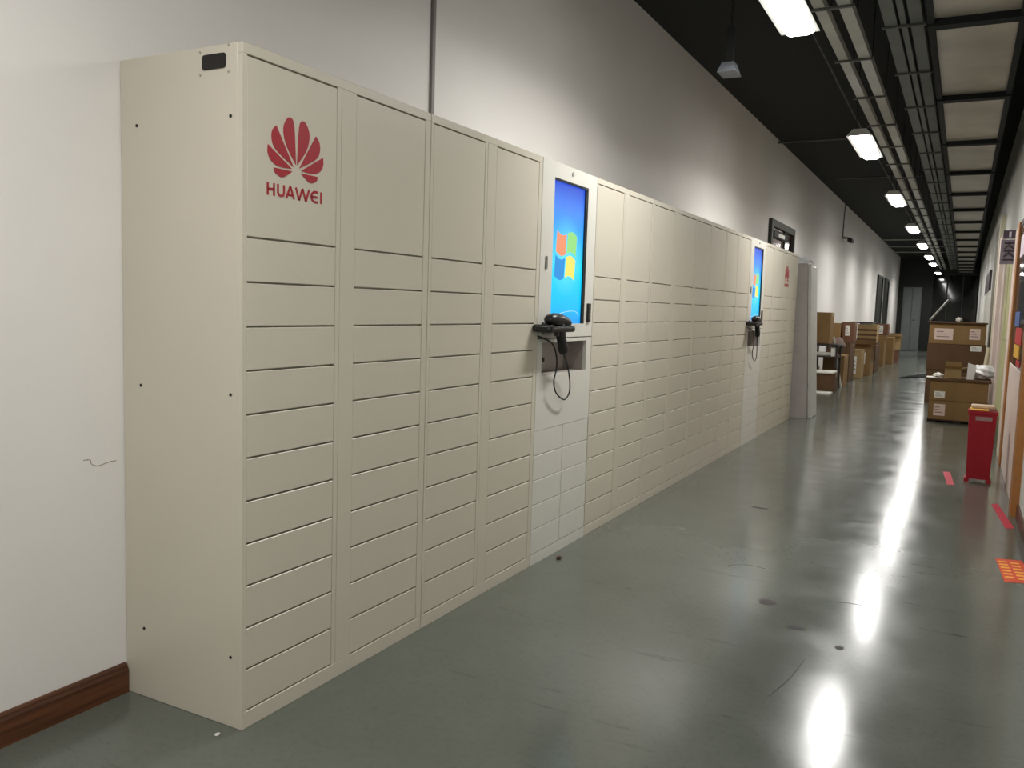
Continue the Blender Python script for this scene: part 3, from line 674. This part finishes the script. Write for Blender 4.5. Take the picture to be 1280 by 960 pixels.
tag(link('cardboard_tube', cyl(nb(), (2.27, 12.4, 0.02), (2.36, 12.6, 1.0), 0.03, n=12), mat('tube_pale', (188, 178, 150), 0.7)), 'pale cardboard tube leaning by the right wall behind the near stack', 'tube')

# left-hand row of cartons
G2 = 'cartons along the left wall'
tb = thing('work_table', 'dark table carrying a tall carton past the lockers', 'table', (-0.33, 15.45, 0))
link('tabletop', box(nb(), -0.55, -0.06, 15.15, 15.78, 0.82, 0.86, 0.004), mat('table_dark', (44, 36, 32), 0.5), tb)
for (x, y) in ((-0.53, 15.17), (-0.11, 15.17), (-0.53, 15.73), (-0.11, 15.73)): link('leg', box(nb(), x, x+0.035, y, y+0.035, 0, 0.82), MATS['table_dark'], tb)
link('lower_shelf', box(nb(), -0.53, -0.08, 15.18, 15.75, 0.60, 0.62), MATS['table_dark'], tb)
carton('low dark brown carton topped by white sheets beside the leaning board', -0.48, -0.02, 14.5, 15.1, 0, 0.34, card_d, (), G2)
tag(link('paper_stack', box(nb(), -0.5, -0.04, 14.46, 15.05, 0.341, 0.372, 0.006), paper), 'white sheets lying on the low dark carton', 'paper')
tag(link('foam_board', box(nb(), -0.45, -0.02, 14.05, 14.4, 0.0, 0.02, 0.003), paper), 'thin white board on the floor before the low dark carton', 'board')
carton('tall brown carton standing on the dark table', -0.54, -0.24, 15.2, 15.7, 0.861, 1.46, card, (), G2)
tag(link('white_roll', cyl(nb(), (-0.5, 15.3, 0.66), (-0.2, 15.32, 0.66), 0.04, n=14), paper), 'white paper roll on the shelf of the dark table', 'roll')
tag(link('foam_block', box(nb(), -0.2, -0.12, 15.2, 15.4, 0.621, 0.8, 0.01), paper), 'pale foam block standing on the shelf of the dark table', 'foam')
carton('upright brown carton under the round brown bag', -0.42, -0.02, 15.85, 16.5, 0, 0.62, card, (), G2)
tag(link('brown_bag', crumple(-0.2, 16.15, 0.80, 0.15, 0.2, 0.165, 0.05, 5), mat('brown_sack', (106, 84, 74), 0.7), smooth=True), 'rounded greyish brown bag resting on an upright carton', 'bag')
tag(link('cardboard_tube', cyl(nb(), (-0.36, 15.83, 0.45), (-0.34, 15.83, 0.98), 0.022, n=12) if False else cyl(nb(), (-0.05, 15.82, 0.0), (-0.24, 15.82, 0.99), 0.02, n=12), mat('tube_white', (200, 198, 186), 0.6)), 'pale cardboard tube leaning between the table and the cartons', 'tube')
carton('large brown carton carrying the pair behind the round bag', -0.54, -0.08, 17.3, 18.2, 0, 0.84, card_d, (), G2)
carton('brown carton against the wall behind the white labelled reddish one', -0.55, -0.33, 17.5, 18.1, 0.841, 1.24, card, (), G2)
carton('reddish brown carton with upright white label on the large carton', -0.31, -0.06, 17.6, 18.1, 0.841, 1.27, card_r, ((-0.24, -0.15, 0.98, 1.2, paper),), G2)
carton('brown carton past the large one with a pale strip at its corner', -0.4, 0.03, 18.55, 19.2, 0, 0.64, card_l, ((-0.12, -0.07, 0.1, 0.5, paper),), G2)
carton('square brown carton with a small white patch beside the crate', -0.4, 0.12, 19.7, 20.5, 0, 0.70, card, ((-0.06, 0.0, 0.28, 0.55, paper),), G2, flaps=True)
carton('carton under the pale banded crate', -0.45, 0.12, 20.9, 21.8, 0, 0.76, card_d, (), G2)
t = carton('pale banded carton crate with dark upper lid by the wall', -0.34, 0.11, 20.95, 21.6, 0.761, 1.2, card_l, (), G2)
for k in range(3): link('band', box(nb(), -0.345, 0.115, 20.944, 20.95, 0.80+k*0.12, 0.85+k*0.12), card_d, t)
tag(link('dark_tray', box(nb(), -0.52, 0.02, 20.9, 21.6, 1.23, 1.26, 0.005), mat('tray_black', (36, 32, 30), 0.5)), 'flat dark tray lying across the pale banded crate', 'tray')
tag(link('foam_spacer', box(nb(), -0.3, 0.0, 21.0, 21.5, 1.201, 1.229), paper), 'thin pale spacer between crate and dark tray', 'foam')
carton('dark brown carton past the banded crate', -0.45, 0.02, 22.3, 23.3, 0, 0.72, card_d, (), G2)
carton('tall orange brown carton under the pink labelled box', -0.42, 0.06, 24.2, 24.9, 0, 0.88, card, (), G2)
carton('small box with square pink white label facing the camera', -0.20, 0.13, 24.25, 24.8, 0.881, 1.2, card_r, ((-0.17, 0.0, 0.92, 1.16, paper),), G2)
carton('brown carton second last in the left row', -0.42, 0.20, 25.6, 26.3, 0, 0.80, card, (), G2)
carton('low reddish carton under the open flapped one', -0.2, 0.26, 27.0, 27.6, 0, 0.40, card_r, (), G2)
carton('open carton with raised pale flaps, last of the left row', -0.12, 0.30, 27.02, 27.55, 0.401, 0.76, card_l, (), G2, flaps=True)

# ------------------------------------------------------------ red bin, tapes, sticker
t = thing('red_bin', 'tall red tapered bin filled to the top beside the right wall', 'bin', (2.2, 6.5, 0))
b = nb(); hexa(b, (2.115, 2.295, 6.42, 6.60), (2.10, 2.315, 6.40, 6.62), 0.03, 0.625)
link('bin_body', b, red_p, t)
b = nb(); box(b, 2.092, 2.323, 6.392, 6.412, 0.60, 0.63, 0.003); box(b, 2.092, 2.323, 6.608, 6.628, 0.60, 0.63, 0.003); box(b, 2.092, 2.108, 6.412, 6.608, 0.60, 0.63); box(b, 2.307, 2.323, 6.412, 6.608, 0.60, 0.63)
link('rim', b, red_p, t)
for x in (2.10, 2.27): link('foot', box(nb(), x, x+0.04, 6.415, 6.60, 0, 0.032), red_p, t)
link('label_sticker', box(nb(), 2.152, 2.28, 6.399, 6.4025, 0.548, 0.582), mat('bin_label', (150, 120, 118), 0.5), t)
tag(link('yellow_sheet', box(nb(), 2.105, 2.25, 6.41, 6.58, 0.631, 0.645, 0.004), mat('bin_yellow', (226, 178, 80), 0.6)), 'folded yellow sheet on top of the red bin', 'sheet')
tag(link('paper_stack', box(nb(), 2.115, 2.30, 6.47, 6.60, 0.646, 0.675, 0.008), mat('bin_paper', (206, 186, 158), 0.7)), 'cream papers sticking out of the top of the red bin', 'paper')
def quad(bm, P, z=0.0012):
    a = [bm.verts.new((x, y, 0.0002)) for x, y in P]; b = [bm.verts.new((x, y, z)) for x, y in P]; n = len(P)
    bm.faces.new(a[::-1]); bm.faces.new(b)
    for i in range(n): bm.faces.new((a[i], a[(i+1)%n], b[(i+1)%n], b[i]))
    return bm
tag(link('floor_tape', quad(nb(), [(1.93, 6.82), (1.99, 6.84), (2.03, 6.17), (1.975, 6.15)]), red_tape), 'short red floor tape left of the red bin', 'tape')
tag(link('floor_tape', quad(nb(), [(2.29, 5.50), (2.335, 5.55), (2.41, 4.72), (2.355, 4.68)]), red_tape), 'longer red floor tape in front of the red bin', 'tape')
t = thing('floor_sticker', 'orange floor sticker with yellow lines of print at the right edge', 'sticker', (2.35, 3.55, 0))
link('backing', quad(nb(), [(2.27, 3.80), (2.41, 3.84), (2.44, 3.36), (2.30, 3.30)]), orange_st, t)
b = nb()
for k in range(6):
    y = 3.40+k*0.066
    for (a, c_) in ((2.305, 2.350), (2.368, 2.415)):
        s = -(y-3.4)*0.07
        quad(b, [(a+s, y), (c_+s, y+0.008), (c_+s, y+0.036), (a+s, y+0.028)], 0.0018)
link('print_lines', b, yellow_p, t)
# dried stains and debris on the floor, sliding scratches
def blob(x, y, a, b_, seed):
    r = random.Random(seed); n = 14
    return [(x+a*math.cos(2*math.pi*i/n)*r.uniform(0.75, 1.15), y+b_*math.sin(2*math.pi*i/n)*r.uniform(0.75, 1.15)) for i in range(n)]
st = mat('floor_stain', (52, 45, 38), 0.6, var=0.2, scale=40)
st2 = mat('floor_stain_dark', (26, 24, 22), 0.6)
for (x, y, a, b_, m_) in ((1.24, 2.25, 0.045, 0.05, st), (1.43, 1.97, 0.04, 0.035, st2), (0.78, 4.29, 0.06, 0.025, st2), (1.63, 1.83, 0.02, 0.03, st)):
    link('floor_stain', quad(nb(), blob(x, y, a, b_, int(x*100)), 0.0006), m_, fl)
for pts in ([(1.52, 1.62), (1.50, 1.4), (1.46, 1.2)], [(1.50, 2.42), (1.60, 2.46), (1.72, 2.45)], [(0.93, 2.75), (1.02, 2.82), (1.12, 2.8)]):
    link('floor_scratch', tube(nb(), [(x, y, 0.0003) for x, y in pts], 0.0013, 5, 5), st, fl)
tag(link('floor_pebble', crumple(0.075, 2.32, 0.008, 0.012, 0.02, 0.008, 0.2, 3), mat('debris_brown', (70, 44, 34), 0.8)), 'tiny brown crumb on the floor at the foot of the screen cabinet', 'debris')
tag(link('floor_crumb', crumple(-0.045, -0.06, 0.004, 0.006, 0.008, 0.004, 0.2, 4), paper), 'tiny pale crumb on the floor by the end of the locker', 'debris')
tag(link('shadow_sheet', quad(nb(), [(0.78, 19.6), (0.95, 20.6), (1.38, 22.0), (1.42, 20.6)], 0.02), mat('shadow_dark', (34, 36, 36), 0.9, spec=0.1)), 'dark flat patch standing in for the shadow on the floor left of the far right stack', 'sheet')  # thin dark slab that paints the shadow on the floor beside the stack
